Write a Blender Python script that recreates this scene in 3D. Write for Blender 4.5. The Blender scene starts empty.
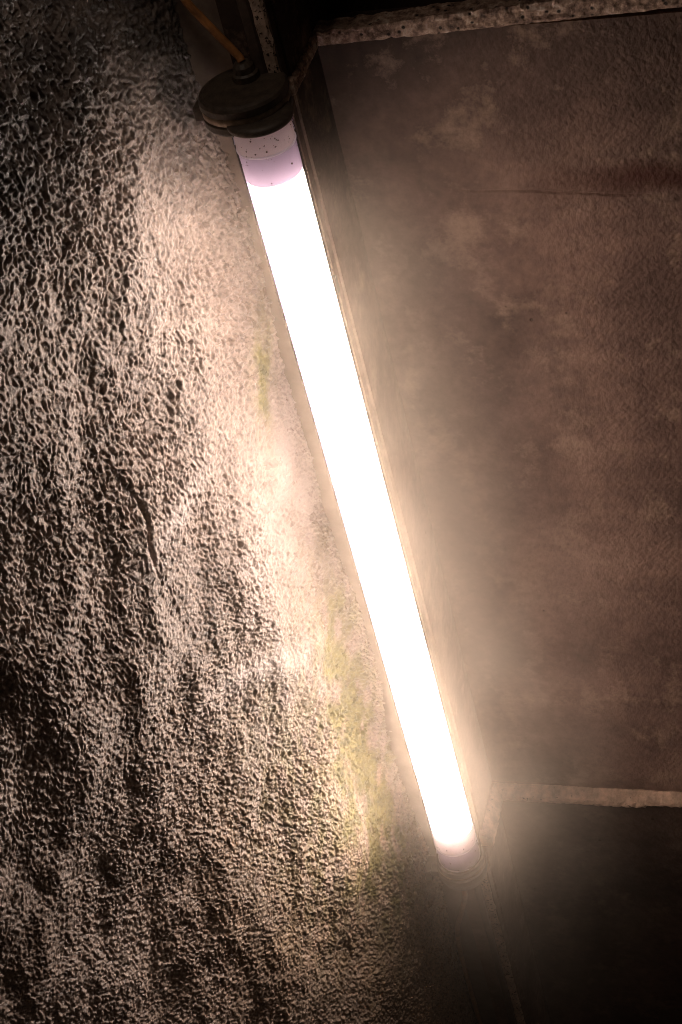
import bpy, bmesh, math, random
import numpy as np
from mathutils import Matrix, Vector

sc = bpy.context.scene
COL = sc.collection
R = math.radians
random.seed(7)
rng = np.random.default_rng(11)

# ------------------------------------------------------------------ settings
vs = sc.view_settings
sc.display_settings.display_device = 'sRGB'
vs.view_transform = 'Standard'
vs.look = 'None'
vs.exposure = 0.0
vs.gamma = 1.0
vs.use_curve_mapping = False
cy = sc.cycles
cy.max_bounces = 6
cy.diffuse_bounces = 3
cy.glossy_bounces = 3
cy.transmission_bounces = 4
cy.transparent_max_bounces = 12
cy.volume_bounces = 0
cy.use_denoising = True
cy.filter_width = 1.0
cy.sample_clamp_indirect = 6.0
cy.volume_step_rate = 1.0
cy.volume_max_steps = 192

# ------------------------------------------------------------------ helpers
def link(o, parent=None):
    COL.objects.link(o)
    if parent is not None:
        o.parent = parent
    return o

def obj(name, bm, mat, parent=None, smooth=False):
    me = bpy.data.meshes.new(name)
    bmesh.ops.recalc_face_normals(bm, faces=bm.faces)
    bm.to_mesh(me)
    bm.free()
    me.materials.append(mat)
    if smooth:
        me.polygons.foreach_set('use_smooth', [True] * len(me.polygons))
    return link(bpy.data.objects.new(name, me), parent)

def empty(name, loc):
    o = bpy.data.objects.new(name, None)
    o.location = loc
    o.empty_display_size = 0.05
    return link(o)

def tag(o, label=None, cat=None, kind=None, group=None):
    if label: o['label'] = label
    if cat: o['category'] = cat
    if kind: o['kind'] = kind
    if group: o['group'] = group
    return o

def lathe(bm, prof, segs=64, c=(0, 0), a0=0.0, a1=2 * math.pi, sx=1.0, sy=1.0):
    """profile [(r, z)] turned about a vertical axis at c; angle from -Y towards +X"""
    full = abs(a1 - a0 - 2 * math.pi) < 1e-6
    n = segs if full else segs + 1
    rings = []
    for r, z in prof:
        ring = []
        for k in range(n):
            t = a0 + (a1 - a0) * k / segs
            ring.append(bm.verts.new((c[0] + sx * r * math.sin(t), c[1] - sy * r * math.cos(t), z)))
        rings.append(ring)
    for a, b in zip(rings, rings[1:]):
        for k in range(segs):
            j = (k + 1) % n
            bm.faces.new((a[k], a[j], b[j], b[k]))
    return rings

def cap_ring(bm, ring, flip=False):
    bm.faces.new(ring if not flip else ring[::-1])

def box(bm, x0, x1, y0, y1, z0, z1):
    v = [bm.verts.new((x, y, z)) for x in (x0, x1) for y in (y0, y1) for z in (z0, z1)]
    for f in ((0, 1, 3, 2), (4, 6, 7, 5), (0, 4, 5, 1), (2, 3, 7, 6), (0, 2, 6, 4), (1, 5, 7, 3)):
        bm.faces.new([v[i] for i in f])
    return v

def bez(pts, n=12):
    """Catmull-Rom through pts"""
    P = [Vector(p) for p in pts]
    P = [P[0] * 2 - P[1]] + P + [P[-1] * 2 - P[-2]]
    out = []
    for i in range(1, len(P) - 2):
        for k in range(n):
            t = k / n
            a, b, c, d = P[i - 1], P[i], P[i + 1], P[i + 2]
            out.append(0.5 * (2 * b + (c - a) * t + (2 * a - 5 * b + 4 * c - d) * t * t + (3 * b - a - 3 * c + d) * t ** 3))
    out.append(P[-2])
    return out

def tube(bm, pts, rad, segs=14, caps=True):
    rings = []
    up = Vector((0.3, 0.9, 0.1)).normalized()
    for i, p in enumerate(pts):
        d = (pts[min(i + 1, len(pts) - 1)] - pts[max(i - 1, 0)]).normalized()
        s = d.cross(up).normalized()
        t = s.cross(d).normalized()
        r = rad(i / (len(pts) - 1)) if callable(rad) else rad
        rings.append([bm.verts.new(p + (s * math.cos(2 * math.pi * k / segs) + t * math.sin(2 * math.pi * k / segs)) * r) for k in range(segs)])
    for a, b in zip(rings, rings[1:]):
        for k in range(segs):
            bm.faces.new((a[k], a[(k + 1) % segs], b[(k + 1) % segs], b[k]))
    if caps:
        bm.faces.new(rings[0][::-1]); bm.faces.new(rings[-1])

# ------------------------------------------------------------------ noise (numpy gradient noise, 2-D)
PERM = rng.permutation(4096)
GA = rng.random(4096) * 2 * np.pi
GX, GY = np.cos(GA), np.sin(GA)
def pn(x, y, seed=0):
    xi = np.floor(x).astype(np.int64); yi = np.floor(y).astype(np.int64)
    fx = x - xi; fy = y - yi
    u = fx * fx * fx * (fx * (fx * 6 - 15) + 10); v = fy * fy * fy * (fy * (fy * 6 - 15) + 10)
    def g(ix, iy, dx, dy):
        h = PERM[(PERM[(ix + seed * 131) & 4095] + iy) & 4095]
        return GX[h] * dx + GY[h] * dy
    a = g(xi, yi, fx, fy); b = g(xi + 1, yi, fx - 1, fy)
    c = g(xi, yi + 1, fx, fy - 1); d = g(xi + 1, yi + 1, fx - 1, fy - 1)
    return ((a + (b - a) * u) + ((c + (d - c) * u) - (a + (b - a) * u)) * v) * 1.5
def sstep(a, b, x):
    t = np.clip((x - a) / (b - a), 0, 1)
    return t * t * (3 - 2 * t)

# ------------------------------------------------------------------ materials
def new_mat(name):
    m = bpy.data.materials.new(name)
    m.use_nodes = True
    nt = m.node_tree
    nt.nodes.clear()
    out = nt.nodes.new('ShaderNodeOutputMaterial')
    return m, nt, out

class N:
    """tiny node helper"""
    def __init__(s, nt): s.nt = nt
    def new(s, t, **kw):
        n = s.nt.nodes.new(t)
        for k, v in kw.items(): setattr(n, k, v)
        return n
    def put(s, sock, v):
        if isinstance(v, bpy.types.NodeSocket): s.nt.links.new(v, sock)
        else: sock.default_value = v
    def noise(s, vec, scale, detail=4, rough=0.55, dist=0.0):
        n = s.new('ShaderNodeTexNoise')
        s.put(n.inputs['Vector'], vec)
        n.inputs['Scale'].default_value = scale
        n.inputs['Detail'].default_value = detail
        n.inputs['Roughness'].default_value = rough
        n.inputs['Distortion'].default_value = dist
        return n.outputs['Fac']
    def voro(s, vec, scale):
        n = s.new('ShaderNodeTexVoronoi')
        s.put(n.inputs['Vector'], vec); n.inputs['Scale'].default_value = scale
        return n.outputs['Distance']
    def ramp(s, fac, stops, interp='LINEAR'):
        n = s.new('ShaderNodeValToRGB')
        n.color_ramp.interpolation = interp
        e = n.color_ramp.elements
        while len(e) > 1: e.remove(e[-1])
        for i, (p, c) in enumerate(stops):
            el = e[0] if i == 0 else e.new(p)
            el.position = p
            el.color = (c, c, c, 1) if not isinstance(c, tuple) else (*c, 1)
        s.put(n.inputs['Fac'], fac)
        return n.outputs['Color']
    def mix(s, fac, a, b, mode='MIX'):
        n = s.new('ShaderNodeMix', data_type='RGBA', blend_type=mode)
        s.put(n.inputs[0], fac)
        for k, v in ((6, a), (7, b)):
            s.put(n.inputs[k], (*v, 1) if isinstance(v, tuple) and len(v) == 3 else v)
        return n.outputs[2]
    def math(s, op, a, b=0.0, c=0.0):
        n = s.new('ShaderNodeMath', operation=op)
        s.put(n.inputs[0], a); s.put(n.inputs[1], b); s.put(n.inputs[2], c)
        return n.outputs[0]
    def bump(s, h, strength, dist, normal=None):
        n = s.new('ShaderNodeBump')
        s.put(n.inputs['Strength'], strength); n.inputs['Distance'].default_value = dist
        s.put(n.inputs['Height'], h)
        if normal is not None: s.put(n.inputs['Normal'], normal)
        return n.outputs['Normal']
    def pbr(s, out, color, rough, normal=None, metal=0.0, spec=0.5):
        b = s.new('ShaderNodeBsdfPrincipled')
        s.put(b.inputs['Base Color'], (*color, 1) if isinstance(color, tuple) else color)
        s.put(b.inputs['Roughness'], rough)
        s.put(b.inputs['Metallic'], metal)
        s.put(b.inputs['Specular IOR Level'], spec)
        if normal is not None: s.put(b.inputs['Normal'], normal)
        s.nt.links.new(b.outputs[0], out.inputs['Surface'])
        return b
    def pos(s):
        return s.new('ShaderNodeNewGeometry').outputs['Position']
    def sep(s, v):
        n = s.new('ShaderNodeSeparateXYZ'); s.put(n.inputs[0], v)
        return n.outputs
    def scalev(s, v, f):
        n = s.new('ShaderNodeVectorMath', operation='MULTIPLY')
        s.put(n.inputs[0], v); n.inputs[1].default_value = f
        return n.outputs[0]

def m_rough_wall():
    m, nt, out = new_mat('rough_wet_render')
    k = N(nt)
    p = k.pos()
    moss = k.new('ShaderNodeAttribute', attribute_name='moss').outputs['Fac']
    pale = k.new('ShaderNodeAttribute', attribute_name='pale').outputs['Fac']
    base = k.ramp(k.noise(p, 5.0, 5, 0.6), [(0.3, (0.20, 0.143, 0.112)), (0.5, (0.31, 0.232, 0.188)), (0.72, (0.42, 0.33, 0.275))])
    grit = k.ramp(k.noise(p, 160.0, 3, 0.6), [(0.34, 0.55), (0.60, 1.2)])
    c = k.mix(1.0, base, grit, 'MULTIPLY')
    tan_light = k.new('ShaderNodeAttribute', attribute_name='tan').outputs['Fac']
    c = k.mix(tan_light, c, k.mix(1.0, (0.62, 0.44, 0.31), grit, 'MULTIPLY'))
    c = k.mix(pale, c, (0.50, 0.405, 0.365))
    green = k.ramp(k.noise(p, 60.0, 4, 0.6), [(0.35, (0.075, 0.085, 0.012)), (0.65, (0.27, 0.235, 0.055))])
    c = k.mix(moss, c, green)
    shade_fac = k.new('ShaderNodeAttribute', attribute_name='soot').outputs['Fac']
    c = k.mix(shade_fac, c, (0.045, 0.032, 0.025))
    nrm = k.bump(k.noise(p, 260.0, 4, 0.7), 0.8, 0.0038)
    k.pbr(out, c, k.ramp(k.noise(p, 30.0, 3), [(0.3, 0.22), (0.7, 0.42)]), nrm, spec=0.85)
    return m

def m_panel(name='brown_stained_concrete', dark=1.0):
    m, nt, out = new_mat(name)
    k = N(nt)
    p = k.pos()
    x, y, z = k.sep(p)[0:3]
    big = k.noise(p, 4.2, 6, 0.62)
    d = dark
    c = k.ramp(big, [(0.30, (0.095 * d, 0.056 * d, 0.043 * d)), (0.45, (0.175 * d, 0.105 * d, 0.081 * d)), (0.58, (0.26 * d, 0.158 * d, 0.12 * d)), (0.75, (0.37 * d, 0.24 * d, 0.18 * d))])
    # shade painted into the head of the panel, strongest by the corner
    head_shade = k.new('ShaderNodeMapRange', interpolation_type='SMOOTHSTEP')
    k.put(head_shade.inputs[0], k.math('ADD', z, k.math('MULTIPLY', k.math('SUBTRACT', k.noise(p, 5.0, 5, 0.65), 0.5), 0.55)))
    head_shade.inputs[1].default_value = 1.20; head_shade.inputs[2].default_value = 1.60
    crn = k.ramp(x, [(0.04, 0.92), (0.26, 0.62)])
    c = k.mix(k.math('MULTIPLY', head_shade.outputs[0], crn), c, (0.05 * d, 0.034 * d, 0.028 * d))
    fine = k.ramp(k.noise(p, 55.0, 6, 0.7), [(0.30, 0.72), (0.70, 1.22)])
    c = k.mix(1.0, c, fine, 'MULTIPLY')
    # pale limescale blooms
    bl = k.ramp(k.noise(p, 10.0, 8, 0.72), [(0.53, 0.0), (0.68, 0.75)])
    c = k.mix(bl, c, (0.42 * d, 0.28 * d, 0.20 * d))
    # run of rust red along an old pour line
    wob = k.math('MULTIPLY', k.math('SUBTRACT', k.noise(p, 9.0, 4), 0.5), 0.05)
    dz = k.math('ABSOLUTE', k.math('SUBTRACT', k.math('ADD', z, wob), 1.336))
    band = k.ramp(dz, [(0.0, 1.0), (0.012, 0.85), (0.03, 0.0)])
    along = k.ramp(x, [(0.22, 0.0), (0.40, 0.85)])
    c = k.mix(k.math('MULTIPLY', band, along), c, (0.075 * d, 0.022 * d, 0.014 * d))
    # small dark pits
    pv = k.voro(p, 26.0)
    pits = k.ramp(pv, [(0.055, 1.0), (0.095, 0.0)])
    gate = k.ramp(k.noise(p, 5.0, 2), [(0.52, 0.0), (0.60, 1.0)])
    pit = k.math('MULTIPLY', pits, gate)
    c = k.mix(k.math('MULTIPLY', pit, 0.8), c, (0.035, 0.022, 0.016))
    # pimpled skin, strongest away from the corner
    pim = k.math('ADD', k.math('MULTIPLY', k.voro(p, 120.0), -0.55), k.noise(p, 190.0, 3, 0.6))
    str_ = k.ramp(k.math('ADD', x, k.math('MULTIPLY', k.math('SUBTRACT', k.noise(p, 4.0, 3), 0.5), 0.4)), [(0.10, 0.05), (0.38, 0.38)])
    n1 = k.bump(pim, str_, 0.0085)
    n2 = k.bump(k.math('SUBTRACT', 1.0, pit), 0.5, 0.006, n1)
    # scored pour line
    dl = k.math('ABSOLUTE', k.math('SUBTRACT', k.math('ADD', z, k.math('MULTIPLY', wob, 0.35)), k.math('SUBTRACT', 1.352, k.math('MULTIPLY', x, 0.10))))
    line = k.ramp(dl, [(0.0, 0.0), (0.003, 1.0)])
    lg = k.ramp(x, [(0.12, 0.0), (0.18, 0.6), (0.38, 0.6), (0.44, 0.0)])
    n3 = k.bump(line, lg, 0.004, n2)
    k.pbr(out, c, 0.75, n3, spec=0.2)
    return m

def m_aggregate():
    m, nt, out = new_mat('broken_aggregate_edge')
    k = N(nt)
    p = k.pos()
    v = k.new('ShaderNodeTexVoronoi'); k.put(v.inputs['Vector'], p); v.inputs['Scale'].default_value = 130.0
    c = k.ramp(k.noise(p, 70.0, 5, 0.7), [(0.30, (0.05, 0.03, 0.022)), (0.43, (0.24, 0.15, 0.11)), (0.55, (0.50, 0.34, 0.25)), (0.68, (0.75, 0.62, 0.52))])
    h = k.ramp(k.voro(p, 75.0), [(0.12, 1.0), (0.24, 0.0)])
    c = k.mix(h, c, (0.025, 0.016, 0.012))
    n = k.bump(k.noise(p, 90.0, 5, 0.7), 0.7, 0.008)
    k.pbr(out, c, 0.7, n, spec=0.35)
    return m

def m_speckled(name, base, spots, scale, amount):
    m, nt, out = new_mat(name)
    k = N(nt)
    p = k.pos()
    c = k.ramp(k.noise(p, 40.0, 6, 0.7), [(0.3, tuple(b * 0.55 for b in base)), (0.65, tuple(b * 1.25 for b in base))])
    s = k.ramp(k.noise(p, scale, 3, 0.6), [(amount, 0.0), (amount + 0.05, 1.0)])
    c = k.mix(s, c, spots)
    n = k.bump(k.noise(p, scale, 4, 0.6), 0.5, 0.004)
    k.pbr(out, c, 0.65, n, spec=0.35)
    return m

def m_simple(name, color, rough, metal=0.0, spec=0.5, var=0.35, scale=60.0, bump=0.2):
    m, nt, out = new_mat(name)
    k = N(nt)
    p = k.pos()
    c = k.ramp(k.noise(p, scale, 5, 0.65), [(0.3, tuple(b * (1 - var) for b in color)), (0.7, tuple(min(1, b * (1 + var)) for b in color))])
    n = k.bump(k.noise(p, scale * 3, 4, 0.6), bump, 0.002)
    k.pbr(out, c, rough, n, metal, spec)
    return m

def m_emit(name, color, strength):
    m, nt, out = new_mat(name)
    e = nt.nodes.new('ShaderNodeEmission')
    e.inputs['Color'].default_value = (*color, 1)
    e.inputs['Strength'].default_value = strength
    nt.links.new(e.outputs[0], out.inputs['Surface'])
    return m

def m_glass():
    m, nt, out = new_mat('clear_tube_glass')
    t = nt.nodes.new('ShaderNodeBsdfTransparent'); t.inputs[0].default_value = (0.93, 0.93, 0.95, 1)
    g = nt.nodes.new('ShaderNodeBsdfGlossy'); g.inputs['Roughness'].default_value = 0.06
    g.inputs['Color'].default_value = (0.9, 0.88, 1.0, 1)
    lw = nt.nodes.new('ShaderNodeLayerWeight'); lw.inputs['Blend'].default_value = 0.25
    mx = nt.nodes.new('ShaderNodeMixShader')
    nt.links.new(lw.outputs['Fresnel'], mx.inputs[0])
    nt.links.new(t.outputs[0], mx.inputs[1]); nt.links.new(g.outputs[0], mx.inputs[2])
    nt.links.new(mx.outputs[0], out.inputs['Surface'])
    return m

def m_translucent(name, color, trans=0.7):
    m, nt, out = new_mat(name)
    k = N(nt)
    a = nt.nodes.new('ShaderNodeBsdfTranslucent'); a.inputs[0].default_value = (*color, 1)
    b = nt.nodes.new('ShaderNodeBsdfDiffuse'); b.inputs[0].default_value = (*color, 1)
    mx = nt.nodes.new('ShaderNodeMixShader'); mx.inputs[0].default_value = trans
    nt.links.new(b.outputs[0], mx.inputs[1]); nt.links.new(a.outputs[0], mx.inputs[2])
    nt.links.new(mx.outputs[0], out.inputs['Surface'])
    return m

M_WALL = m_rough_wall()
M_PANEL = m_panel()
M_PANEL_SHADE = m_panel('darker_stained_concrete', 0.55)  # same panel in shaded tones, weaker lamp light painted into the colour
M_AGG = m_aggregate()
M_BAR = m_speckled('speckled_concrete_bar', (0.52, 0.39, 0.31), (0.04, 0.027, 0.02), 210.0, 0.57)
M_LIP = m_speckled('chipped_lip', (0.62, 0.42, 0.30), (0.06, 0.035, 0.025), 70.0, 0.66)
M_SEAM = m_simple('dark_rusty_seam', (0.075, 0.05, 0.037), 0.7)  # even darker brown for the narrow strip
M_BACK = m_simple('sooty_channel_back', (0.17, 0.125, 0.095), 0.75, scale=25.0)  # even brown for the back of the channel
M_RUBBER = m_simple('dirty_dark_rubber', (0.060, 0.043, 0.030), 0.5, scale=90.0, var=0.5, bump=0.35)
M_RIM = m_simple('dusty_metal_band', (0.34, 0.26, 0.18), 0.5, metal=0.2, scale=80.0, var=0.5)
M_ORANGE = m_simple('aged_orange_sheath', (0.30, 0.125, 0.035), 0.6, scale=45.0, var=0.6)
M_BLACK = m_simple('dark_cable_sheath', (0.32, 0.15, 0.06), 0.5)
M_TRAY = m_simple('white_reflector_enamel', (0.75, 0.73, 0.78), 0.4, var=0.05)
M_LIGHT = m_emit('lit_opal_diffuser', (1.0, 0.83, 0.71), 35.0)
M_GLASS = m_glass()
M_SLEEVE = m_translucent('lavender_frosted_sleeve', (0.58, 0.52, 0.64), 0.8)
M_COLLAR = m_translucent('pinkish_frosted_collar', (0.97, 0.90, 0.87), 0.75)
M_RING = m_translucent('bright_gasket_ring', (0.98, 0.95, 0.96), 0.8)
M_DIRT = m_simple('brown_grime', (0.06, 0.035, 0.02), 0.8)

# ------------------------------------------------------------------ the setting
Z_LO, Z_HI = -1.6, 2.6

# rough rendered wall on the left, as a finely displaced surface
PHI = R(25)
W_O = np.array([-0.128, -0.10, 0.0])
W_U = np.array([-math.sin(PHI), -math.cos(PHI), 0.0])
W_N = np.array([math.cos(PHI), -math.sin(PHI), 0.0])
def rough_wall():
    u = np.concatenate([np.arange(-0.09, 0.919, 0.00125), np.arange(0.92, 1.6, 0.005)])
    z = np.concatenate([np.arange(-1.5, -0.9, 0.005), np.arange(-0.9, 1.95, 0.0014), np.arange(1.952, 2.5, 0.005)])
    U, Z = np.meshgrid(u, z, indexing='ij')
    # streak frame: runs slightly across the vertical
    a = R(14)
    S = U * math.cos(a) + Z * math.sin(a)
    T = -U * math.sin(a) + Z * math.cos(a)
    up = sstep(0.5, 1.1, Z + 0.5 * U - 0.25 + 0.12 * pn(U * 5, Z * 5, 9))   # streaky above, granular below
    wx = 0.004 * pn(U * 45, Z * 45, 1); wy = 0.004 * pn(U * 45, Z * 45, 2)
    def streak(ls, lt, seed): return pn((S + wx) / ls, (T + wy) / lt, seed)
    h = 0.016 * pn(U * 4.2, Z * 3.0, 3) + 0.008 * pn(S * 11, T * 5, 4) + 0.004 * pn(S * 26, T * 16, 5)
    rough = 0.62 + 0.55 * sstep(-0.5, 0.6, pn(U * 6, Z * 4, 6)) 
    peb = np.clip(pn((U + wx) / 0.0085, (Z - wy) / 0.0085, 17) + 0.1, 0, 1) ** 0.7
    gran = 0.0020 * pn((U + wx) / 0.0058, (Z + wy) / 0.0062, 10) + 0.0014 * pn(U / 0.0034, Z / 0.0036, 11)
    gran += 0.0037 * np.abs(pn((U + wx) / 0.0098, (Z + wy) / 0.0104, 12)) + 0.0026 * peb
    peb2 = np.clip(streak(0.0062, 0.0082, 18) + 0.1, 0, 1) ** 0.7
    stre = 0.0022 * streak(0.0052, 0.0092, 13) + 0.0015 * streak(0.0033, 0.0048, 14)
    stre += 0.0036 * np.abs(streak(0.0093, 0.0165, 15)) + 0.0026 * peb2
    d = 1.2 * rough * (gran * (1 - up) + stre * up)
    # scraped diagonal trails where the render was dragged smooth
    def trail(p0, p1, w, wob=0.02):
        p0 = np.array(p0); p1 = np.array(p1); v = p1 - p0; L = np.linalg.norm(v); v /= L
        s = (U - p0[0]) * v[0] + (Z - p0[1]) * v[1]
        t = -(U - p0[0]) * v[1] + (Z - p0[1]) * v[0] + wob * pn(s * 8, s * 0 + 3.3, 21)
        return np.exp(-(t / w) ** 2) * sstep(-0.05, 0.06, s) * sstep(-0.05, 0.06, L - s)
    tr = np.clip(trail((0.20, 1.08), (0.40, 1.0), 0.022) + trail((0.12, 0.62), (0.34, 0.72), 0.03), 0, 1)
    d *= 1 - 0.45 * tr
    h += 0.004 * tr
    crack = trail((0.345, 1.14), (0.335, 1.00), 0.0035, 0.035)
    h -= 0.006 * crack
    d *= 1 + 0.45 * (1 - sstep(0.0, 0.14, U))          # trowelled smoother into the corner
    # the wall leans back into the corner channel
    bow = -0.016 * np.exp(-((U + 0.09) / 0.06) ** 2) + 0.010 * pn(Z * 2.3, Z * 0 + 0.7, 22) * np.exp(-(U / 0.12) ** 2)
    H = h * sstep(-0.08, 0.10, U) + d + bow + (0.06 * sstep(0.0, 0.2, U) + 0.045 * sstep(-0.02, 0.09, U)) * np.clip((0.25 - Z) / 1.0, 0, 1.3) ** 1.45
    P = W_O[None, None] + U[..., None] * W_U + Z[..., None] * np.array([0, 0, 1.0]) + H[..., None] * W_N
    nu, nz = U.shape
    co = P.reshape(-1, 3)
    idx = np.arange(nu * nz).reshape(nu, nz)
    q = np.stack([idx[:-1, :-1], idx[:-1, 1:], idx[1:, 1:], idx[1:, :-1]], -1).reshape(-1, 4)
    # orient towards +normal
    me = bpy.data.meshes.new('wall_left')
    me.vertices.add(len(co)); me.vertices.foreach_set('co', co.ravel())
    me.loops.add(q.size); me.loops.foreach_set('vertex_index', q.ravel())
    me.polygons.add(len(q)); me.polygons.foreach_set('loop_start', np.arange(0, q.size, 4)); me.polygons.foreach_set('loop_total', np.full(len(q), 4))
    me.update(calc_edges=True)
    me.polygons.foreach_set('use_smooth', np.ones(len(q), bool))
    # algae and pale patches, then shade and light painted into the colour
    def blob(u0, z0, ru, rz, tilt=0.0):
        du = (U - u0) + tilt * (Z - z0)
        return np.exp(-((du / ru) ** 2 + ((Z - z0) / rz) ** 2))
    ms = 1.0 * blob(0.045, 1.13, 0.022, 0.10, 0.25) + 0.95 * blob(0.06, 0.50, 0.06, 0.22, 0.1) + 0.95 * blob(0.085, 0.12, 0.08, 0.28, 0.1) + 0.5 * blob(0.22, 0.25, 0.15, 0.38)
    fil = 0.5 + 0.9 * pn(S / 0.018, T / 0.06, 31) + 0.5 * pn(U / 0.05, Z / 0.09, 32)
    moss = np.clip(ms * np.clip(fil + 0.15, 0, 1.2), 0, 0.75)
    pl = 0.9 * blob(0.03, 0.93, 0.05, 0.22, 0.1) + 0.7 * blob(0.14, 0.86, 0.06, 0.16, 0.4) + 0.6 * blob(0.015, 0.25, 0.03, 0.4) + 0.8 * tr
    pale = np.clip(pl * (0.75 + 0.6 * pn(U / 0.04, Z / 0.06, 33)), 0, 0.9)
    painted_shade = np.clip((1.1 * blob(0.02, 1.60, 0.075, 0.13, 0.2) + 1.0 * sstep(1.60, 1.80, Z + 0.35 * U)) * (0.85 + 0.5 * pn(U / 0.05, Z / 0.06, 35) + 0.3 * pn(U / 0.015, Z / 0.02, 36)), 0, 0.93)  # shade beyond the lamp's reach, painted dark around the upper cap
    tan_light = np.clip((0.95 * blob(0.12, -0.15, 0.22, 0.50, 0.15) + 0.4 * blob(0.4, 0.2, 0.2, 0.4)) * (0.8 + 0.5 * pn(U / 0.07, Z / 0.09, 34)), 0, 0.95)  # brighter tan painted low on the wall, standing in for lamp light
    for nm, arr in (('moss', moss), ('pale', pale), ('tan', tan_light), ('soot', painted_shade)):
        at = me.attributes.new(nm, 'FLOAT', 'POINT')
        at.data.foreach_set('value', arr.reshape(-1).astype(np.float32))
    me.materials.append(M_WALL)
    o = link(bpy.data.objects.new('wall_left', me))
    sol = None
    return tag(o, 'rough wet rendered wall with mossy stains left of the lamp', 'wall', 'structure')
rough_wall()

def grid_slab(name, x0, x1, z0, z1, y, depth, mat, nx, nz, amp, seed, label, fs=None):
    """wall slab whose face carries slight unevenness; fs(x,z) optional extra"""
    xs = np.linspace(x0, x1, nx); zs = np.linspace(z0, z1, nz)
    X, Z = np.meshgrid(xs, zs, indexing='ij')
    Y = y + amp * pn(X * 9, Z * 9, seed) + 0.4 * amp * pn(X * 30, Z * 30, seed + 1)
    bm = bmesh.new()
    V = [[bm.verts.new((X[i, j], Y[i, j], Z[i, j])) for j in range(nz)] for i in range(nx)]
    B = [[bm.verts.new((x, y + depth, zz)) for zz in (z0, z1)] for x in (x0, x1)]
    for i in range(nx - 1):
        for j in range(nz - 1):
            bm.faces.new((V[i][j], V[i + 1][j], V[i + 1][j + 1], V[i][j + 1]))
    bm.faces.new((B[0][0], B[0][1], B[1][1], B[1][0]))
    bm.faces.new([V[i][0] for i in range(nx)] + [B[1][0], B[0][0]])
    bm.faces.new([V[i][-1] for i in range(nx)] + [B[1][1], B[0][1]])
    bm.faces.new([V[0][j] for j in range(nz)] + [B[0][1], B[0][0]])
    bm.faces.new([V[-1][j] for j in range(nz)] + [B[1][1], B[1][0]])
    o = obj(name, bm, mat, smooth=False)
    return tag(o, label, 'wall', 'structure')

X_R = 1.4
grid_slab('wall_right', 0.0, X_R, -0.012, 1.572, 0.0, 0.16, M_PANEL, 60, 90, 0.0012, 41, 'wide brown stained concrete panel right of the lit tube')
grid_slab('wall_upper', 0.0, X_R, 1.572, Z_HI, 0.075, 0.085, M_PANEL_SHADE, 40, 30, 0.0012, 43, 'dark recessed wall panel above the crumbling ledge')
grid_slab('wall_lower', 0.0, X_R, Z_LO, -0.012, 0.002, 0.16, M_PANEL_SHADE, 40, 40, 0.0012, 45, 'dark brown wall panel below the thin chipped lip')

# the upright step beside the panel, with the speckled bar as its front edge
bm = bmesh.new()
box(bm, -0.042, -0.0055, -0.1282, -0.09, Z_LO, Z_HI)
box(bm, -0.075, -0.0015, -0.112, 0.16, Z_LO, Z_HI)
tag(obj('wall_return', bm, M_PANEL), 'narrow return of the wall stepping forward behind the lamp', 'wall', 'structure')

def rough_bar(name, x0, x1, y0, y1, z0, z1, mat, n, amp, seed, label, cat='trim'):
    bm = bmesh.new()
    zs = np.linspace(z0, z1, n)
    rings = []
    b = min(0.004, (x1 - x0) * 0.2)
    for z in zs:
        base = [(x0, y1), (x0, y0 + b), (x0 + b, y0), (x1 - b, y0), (x1, y0 + b), (x1, y1)]
        ring = []
        for i, (x, y) in enumerate(base):
            j = amp if 0 < i < 5 else 0
            ring.append(bm.verts.new((x + j * float(pn(np.array(z * 45), np.array(i * 1.7), seed)), y + j * float(pn(np.array(z * 45), np.array(i * 1.7 + 9), seed)), z)))
        rings.append(ring)
    for a, c in zip(rings, rings[1:]):
        for k in range(6):
            bm.faces.new((a[k], a[(k + 1) % 6], c[(k + 1) % 6], c[k]))
    bm.faces.new(rings[0]); bm.faces.new(rings[-1])
    return tag(obj(name, bm, mat), label, cat, 'structure')
rough_bar('trim_1', -0.0265, -0.0065, -0.131, -0.1275, Z_LO, Z_HI, M_BAR, 240, 0.0018, 51, 'speckled concrete edge strip running upright behind the lamp')
rough_bar('trim_2', -0.042, -0.0250, -0.1305, -0.1275, Z_LO, Z_HI, M_SEAM, 120, 0.001, 53, 'dark rusty seam beside the speckled edge strip')
bm = bmesh.new()
box(bm, -0.30, -0.075, -0.100, 0.16, Z_LO, Z_HI)
box(bm, -0.076, -0.040, -0.106, -0.09, Z_LO, Z_HI)
tag(obj('wall_back', bm, M_BACK), 'sooty back of the narrow channel between lamp and rough wall', 'wall', 'structure')

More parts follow.
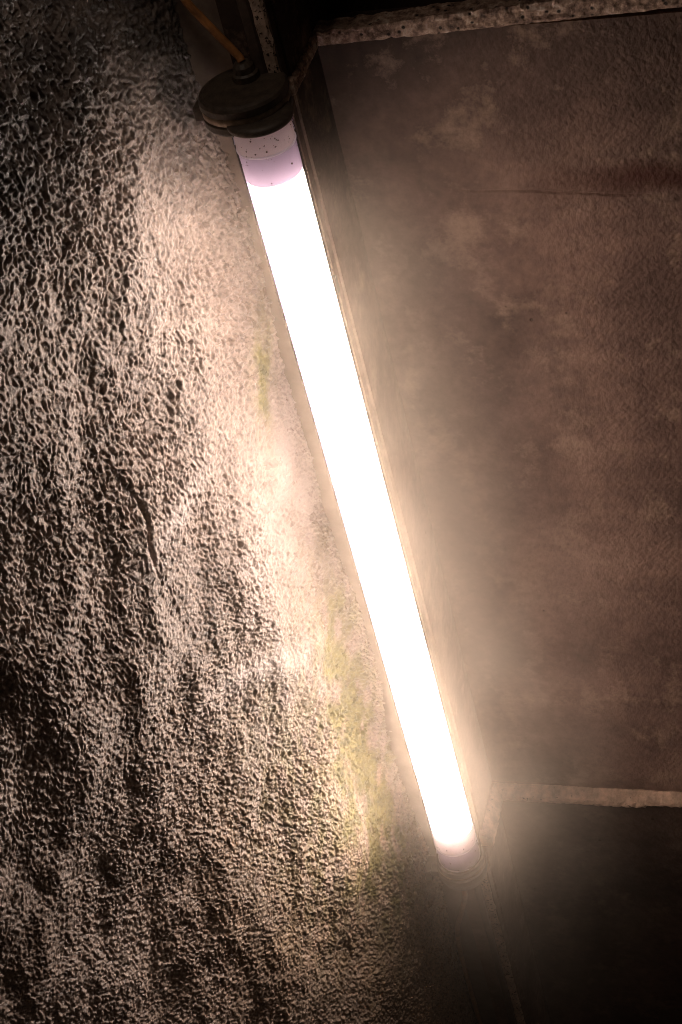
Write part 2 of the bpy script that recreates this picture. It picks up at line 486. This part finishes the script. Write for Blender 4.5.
# crumbling ledge along the head of the middle panel, turning the corner onto the return
def ledge(name, path, zlo, zhi, prot, thick, mat, label, seed, amp_t, amp_b, slope=False):
    """path: list of (x,y,outward normal); band with ragged top and bottom"""
    bm = bmesh.new()
    prev = None
    for i, (x, y, nx, ny) in enumerate(path):
        s = i * 0.004
        t = zhi(x) + amp_t * float(pn(np.array(s * 60), np.array(0.3), seed)) + amp_t * 0.7 * float(pn(np.array(s * 150), np.array(0.3), seed + 1))
        b = zlo(x) + amp_b * float(pn(np.array(s * 70), np.array(4.3), seed + 2))
        rings = []
        rows = 7
        for j in range(rows):
            f = j / (rows - 1)
            pr = prot * ((1.0 if 0 < j < rows - 1 else 0.55) if not slope else (0.85, 1.0, 1.0, 0.92, 0.66, 0.4, 0.08)[j]) + 0.0022 * float(pn(np.array(s * 110), np.array(f * 4), seed + 3))
            rings.append(bm.verts.new((x + nx * pr, y + ny * pr, b + (t - b) * f)))
        rings.append(bm.verts.new((x - nx * thick, y - ny * thick, t)))
        rings.append(bm.verts.new((x - nx * thick, y - ny * thick, b)))
        if prev:
            for k in range(len(rings)):
                bm.faces.new((prev[k], prev[(k + 1) % len(rings)], rings[(k + 1) % len(rings)], rings[k]))
        else:
            bm.faces.new(rings)
        prev = rings
    bm.faces.new(prev[::-1])
    return tag(obj(name, bm, mat), label, 'ledge', 'structure')
def lpath(y_front):
    p = []
    for i in range(33):
        p.append((0.0, y_front + (0.0 - y_front) * i / 33, 1.0, 0.0))
    p.append((0.0, 0.0, 0.7, -0.7))
    for i in range(1, 250):
        p.append((i * 0.004, 0.0, 0.0, -1.0))
    return p
ledge('trim_3', lpath(-0.125), lambda x: 1.5665 + 0.028 * x, lambda x: 1.5865 + 0.05 * min(x, 0.5), 0.004, 0.03, M_AGG, 'crumbling aggregate ledge along the top of the brown panel', 61, 0.0022, 0.0012)
ledge('trim_4', lpath(-0.125), lambda x: (-0.021 if x < 0.29 else -0.012), lambda x: 0.013, 0.019, 0.02, M_LIP, 'thin chipped lip along the bottom of the brown panel', 71, 0.0013, 0.0022, True)

# ------------------------------------------------------------------ the lamp
LX, LY = -0.026, -0.190
Z0, Z1 = 0.03, 1.575            # glass between the end caps
lamp = empty('tube_lamp', (LX, LY, 0.0))
tag(lamp, 'glowing tubular lamp with dark end caps fixed upright along the wall corner', 'lamp')
c0 = (0.0, 0.0)

bm = bmesh.new()
lathe(bm, [(0.040, Z0), (0.040, Z1)], 72)
obj('glass_tube', bm, M_GLASS, lamp, True)

# opal diffuser: bowed lit shell, closed at its ends
A0, A1 = R(-88), R(96)
DX = 0.0012
E0, E1 = 0.132, 1.496
bm = bmesh.new()
zs = [E0 + (E1 - E0) * i / 20 for i in range(21)]
rings = lathe(bm, [(0.0368, z) for z in zs], 30, (DX, 0.0), A0, A1)
obj('diffuser', bm, M_LIGHT, lamp, True)

# white gear tray behind the diffuser: fills the rest of the circle
bm = bmesh.new()
TR = 0.0358
r_ = lathe(bm, [(TR, E0 - 0.003), (TR, E1 + 0.003)], 24, c0, A1 + R(1.5), A0 + 2 * math.pi - R(1.5))
# chord wall set just inside the diffuser's open side
inn = []
for z, ring in ((E0 - 0.003, r_[0]), (E1 + 0.003, r_[1])):
    inn.append(ring)
bm.faces.new((r_[0][0], r_[1][0], r_[1][-1], r_[0][-1]))
bm.faces.new(r_[0]); bm.faces.new(r_[1][::-1])
obj('gear_tray', bm, M_TRAY, lamp)

# end plates added to hold back light going into the end sleeves
M_PLATE = m_translucent('lavender_end_plate', (0.55, 0.51, 0.53), 0.85)
for z in (E0 - 0.004, E1 + 0.0035):
    bm = bmesh.new()
    rr = lathe(bm, [(0.0374, z - 0.0004), (0.0374, z + 0.0004)], 64)
    cap_ring(bm, rr[0]); cap_ring(bm, rr[1])
    obj('end_plate', bm, M_PLATE, lamp)
# frosted sleeves and bright gasket rings at both ends
def sleeve(name, z0, z1, r, mat):
    bm = bmesh.new()
    lathe(bm, [(r, z0), (r, z1)], 64)
    return obj(name, bm, mat, lamp, True)
def ring(z, r=0.0376, t=0.0014):
    bm = bmesh.new()
    pr = [(r + t * math.cos(k * math.pi / 4), z + t * math.sin(k * math.pi / 4)) for k in range(9)]
    lathe(bm, pr, 64)
    return obj('gasket_ring', bm, M_RING, lamp, True)
s = sleeve('end_sleeve', 1.497, 1.5388, 0.0372, M_SLEEVE); s['label'] = 'lavender frosted sleeve at the upper end'
s = sleeve('end_sleeve', 0.0425, 0.087, 0.0372, M_SLEEVE); s['label'] = 'lavender frosted sleeve at the lower end'
s = sleeve('collar', 1.5420, 1.575, 0.0378, M_COLLAR); s['label'] = 'pinkish frosted collar under the upper cap'
s = sleeve('collar', 0.0900, 0.131, 0.0372, M_COLLAR); s['label'] = 'icy white collar below the lit part'
for z in (1.5404, 0.0885, 0.0410): ring(z)

# upper cap: offset flange plate with a paler metal band and a cable gland
DC = (-0.056 - LX + 0.004, -0.157 - LY)
bm = bmesh.new()
rr = lathe(bm, [(0.036, 1.5605), (0.050, 1.5615), (0.0560, 1.564), (0.0575, 1.567), (0.0575, 1.5745), (0.0545, 1.5765), (0.0545, 1.5870), (0.0580, 1.589), (0.0580, 1.5975), (0.0555, 1.601), (0.050, 1.6025), (0.024, 1.6030)], 72, DC)
cap_ring(bm, rr[0]); cap_ring(bm, rr[-1])
# bracket ear reaching from the flange to the wall side
box(bm, -0.060 - 0.028, -0.045, -0.012 + 0.02, 0.058, 1.572, 1.590)
up_cap = obj('end_cap', bm, M_RUBBER, lamp, False)
up_cap['label'] = 'dark offset upper end cap'
bm = bmesh.new()
lathe(bm, [(0.0547, 1.5768), (0.0568, 1.578), (0.0568, 1.5855), (0.0547, 1.5868)], 72, DC)
obj('metal_band', bm, M_RIM, up_cap, True)
bm = bmesh.new()
lathe(bm, [(0.0402, 1.5725), (0.0422, 1.5725), (0.0428, 1.574), (0.0428, 1.577), (0.0420, 1.580), (0.030, 1.5805), (0.001, 1.5806)], 64)
obj('cap_sleeve', bm, M_RUBBER, up_cap, True)
bm = bmesh.new()
gx, gy = -0.051 - LX, -0.138 - LY
lathe(bm, [(0.001, 1.602), (0.0175, 1.602), (0.0175, 1.611), (0.014, 1.613), (0.0135, 1.621), (0.009, 1.626), (0.001, 1.626)], 12, (gx, gy))
obj('cable_gland', bm, M_RUBBER, up_cap)

# lower cap
bm = bmesh.new()
rr = lathe(bm, [(0.0405, 0.0385), (0.0435, 0.0385), (0.0445, 0.034), (0.0445, 0.027), (0.0425, 0.025), (0.0425, 0.019), (0.0465, 0.017), (0.0465, 0.004), (0.044, 0.0), (0.0425, -0.012), (0.030, -0.016)], 64)
cap_ring(bm, rr[-1])
box(bm, -0.066, -0.038, -0.022, 0.012, -0.002, 0.012)
box(bm, -0.066, -0.054, -0.026, -0.004, -0.010, 0.017)
lo_cap = obj('end_cap', bm, M_RUBBER, lamp)
lo_cap['label'] = 'ringed lower end cap with a small lug'
bm = bmesh.new()
lathe(bm, [(0.0426, 0.0252), (0.0440, 0.0240), (0.0440, 0.0205), (0.0426, 0.0192)], 64)
obj('metal_band', bm, M_RIM, lo_cap, True)
bm = bmesh.new()
lathe(bm, [(0.001, -0.014), (0.018, -0.0165), (0.018, -0.030), (0.0135, -0.033), (0.0125, -0.052), (0.008, -0.060), (0.001, -0.060)], 14, (-0.010, 0.006))
obj('cable_gland', bm, M_RUBBER, lo_cap)

# clips that hold the tube to the strip behind it
for z in (0.30, 1.28):
    bm = bmesh.new()
    box(bm, 0.004, 0.024, 0.0395, 0.060, z - 0.012, z + 0.012)
    obj('wall_clip', bm, M_RUBBER, lamp)

# grime specks stuck to the glass: dense under the cap, sparse along the edge
bm = bmesh.new()
def speck(th, z, r):
    mat = Matrix.Translation((0.0403 * math.sin(th), -0.0403 * math.cos(th), z)) @ Matrix.Rotation(th, 4, 'Z') @ Matrix.Diagonal((1, 0.6, random.uniform(0.8, 1.3), 1))
    bmesh.ops.create_icosphere(bm, subdivisions=1, radius=r, matrix=mat)
for i in range(60):
    speck(R(random.uniform(-70, 115)), 1.574 - abs(random.gauss(0, 0.035)), random.choice((0.0005, 0.0006, 0.0008, 0.001, 0.0013)))
for i in range(26):
    speck(R(random.uniform(-70, -50)), 1.50 - random.uniform(0, 0.25) ** 1.0, random.uniform(0.0005, 0.0011))
for i in range(42):
    speck(R(random.uniform(106, 116)), random.uniform(0.1, 1.5), random.choice((0.0007, 0.001, 0.0013, 0.0018)))
for i in range(18):
    speck(R(random.uniform(-70, 100)), random.uniform(0.04, 0.11), random.uniform(0.0006, 0.0012))
sp = obj('grime_specks', bm, M_DIRT, lamp, True)
sp['kind'] = 'stuff'

# ------------------------------------------------------------------ cables
bm = bmesh.new()
tube(bm, bez([(-0.051, -0.138, 1.6255), (-0.0575, -0.1345, 1.636), (-0.0890, -0.131, 1.682), (-0.106, -0.131, 1.713), (-0.118, -0.131, 1.76), (-0.115, -0.125, 1.90), (-0.105, -0.122, 2.12)], 10), 0.0052)
tag(obj('power_cable', bm, M_ORANGE, None, True), 'orange power cable rising from the gland on the upper end cap', 'cable')
bm = bmesh.new()
tube(bm, bez([(LX - 0.010, LY + 0.006, -0.0605), (LX - 0.016, LY + 0.010, -0.11), (-0.068, -0.160, -0.20), (-0.100, -0.125, -0.31), (-0.114, -0.110, -0.42), (-0.1175, -0.1065, -0.60), (-0.117, -0.1065, -0.85), (-0.117, -0.1065, -1.15)], 10), 0.0050)
tag(obj('power_cable', bm, M_BLACK, None, True), 'brownish cable hanging from the lower end cap down the wall corner', 'cable')

# ------------------------------------------------------------------ damp haze in the air around the hot lamp
w = bpy.data.worlds.new('damp_air')
sc.world = w
w.use_nodes = True
nt = w.node_tree
nt.nodes.clear()
out = nt.nodes.new('ShaderNodeOutputWorld')
bg = nt.nodes.new('ShaderNodeBackground')
bg.inputs['Color'].default_value = (0.016, 0.011, 0.008, 1)
bg.inputs['Strength'].default_value = 1.0
nt.links.new(bg.outputs[0], out.inputs['Surface'])
k = N(nt)
p = k.pos()
x, y, z = k.sep(p)[0:3]
dx = k.math('SUBTRACT', x, 0.055)
dy = k.math('SUBTRACT', y, -0.20)
dd = k.math('SQRT', k.math('ADD', k.math('MULTIPLY', dx, dx), k.math('MULTIPLY', dy, dy)))
fall = k.ramp(dd, [(0.0, 1.0), (0.08, 0.75), (0.16, 0.28), (0.27, 0.05), (0.42, 0.0)])
zz = k.math('DIVIDE', k.math('ADD', z, 1.0), 4.0)
zwin = k.ramp(zz, [(0.10, 0.0), (0.25, 0.36), (0.33, 0.78), (0.43, 1.0), (0.52, 0.75), (0.60, 0.45), (0.66, 0.0)])
smoke = k.ramp(k.noise(k.scalev(p, (1.0, 1.0, 0.6)), 6.5, 2, 0.5), [(0.33, 0.35), (0.68, 1.5)])
dens = k.math('MULTIPLY', k.math('MULTIPLY', fall, zwin), k.math('MULTIPLY', smoke, 1.95))
vol = nt.nodes.new('ShaderNodeVolumePrincipled')
vol.inputs['Color'].default_value = (0.89, 0.74, 0.60, 1)
vol.inputs['Anisotropy'].default_value = 0.1
k.put(vol.inputs['Density'], dens)
nt.links.new(vol.outputs[0], out.inputs['Volume'])
w.cycles.volume_step_size = 0.05
w.cycles.homogeneous_volume = False

# unseen fill light added above the view to lift the top strip and ledge
ld = bpy.data.lights.new('next_lamp_glow', 'POINT')
ld.energy = 0.9
ld.color = (1.0, 0.81, 0.67)
ld.shadow_soft_size = 0.05
lo = link(bpy.data.objects.new('next_lamp_glow', ld))
lo.location = (-0.07, -0.28, 2.12)

# ------------------------------------------------------------------ camera
Rwc = np.array([[0.9520890270750931, 0.22568991436381966, -0.2063747733557916], [-0.006162651646838577, 0.6888437632248292, 0.724883640035375], [0.3057589021563923, -0.6888819437470453, 0.6572314366579025]])
cam_d = bpy.data.cameras.new('camera')
cam = link(bpy.data.objects.new('camera', cam_d))
mw = Matrix([list(r) for r in Rwc.T]).to_4x4()
mw.translation = Vector((0.7230079401913212, -1.9675625893994453, 2.5982458753653015))
cam.matrix_world = mw
cam_d.sensor_fit = 'VERTICAL'
cam_d.sensor_height = 36.0
cam_d.sensor_width = 24.0
cam_d.lens = 1718.2322946850747 / 1024 * 36.0
cam_d.clip_start = 0.05
sc.camera = cam
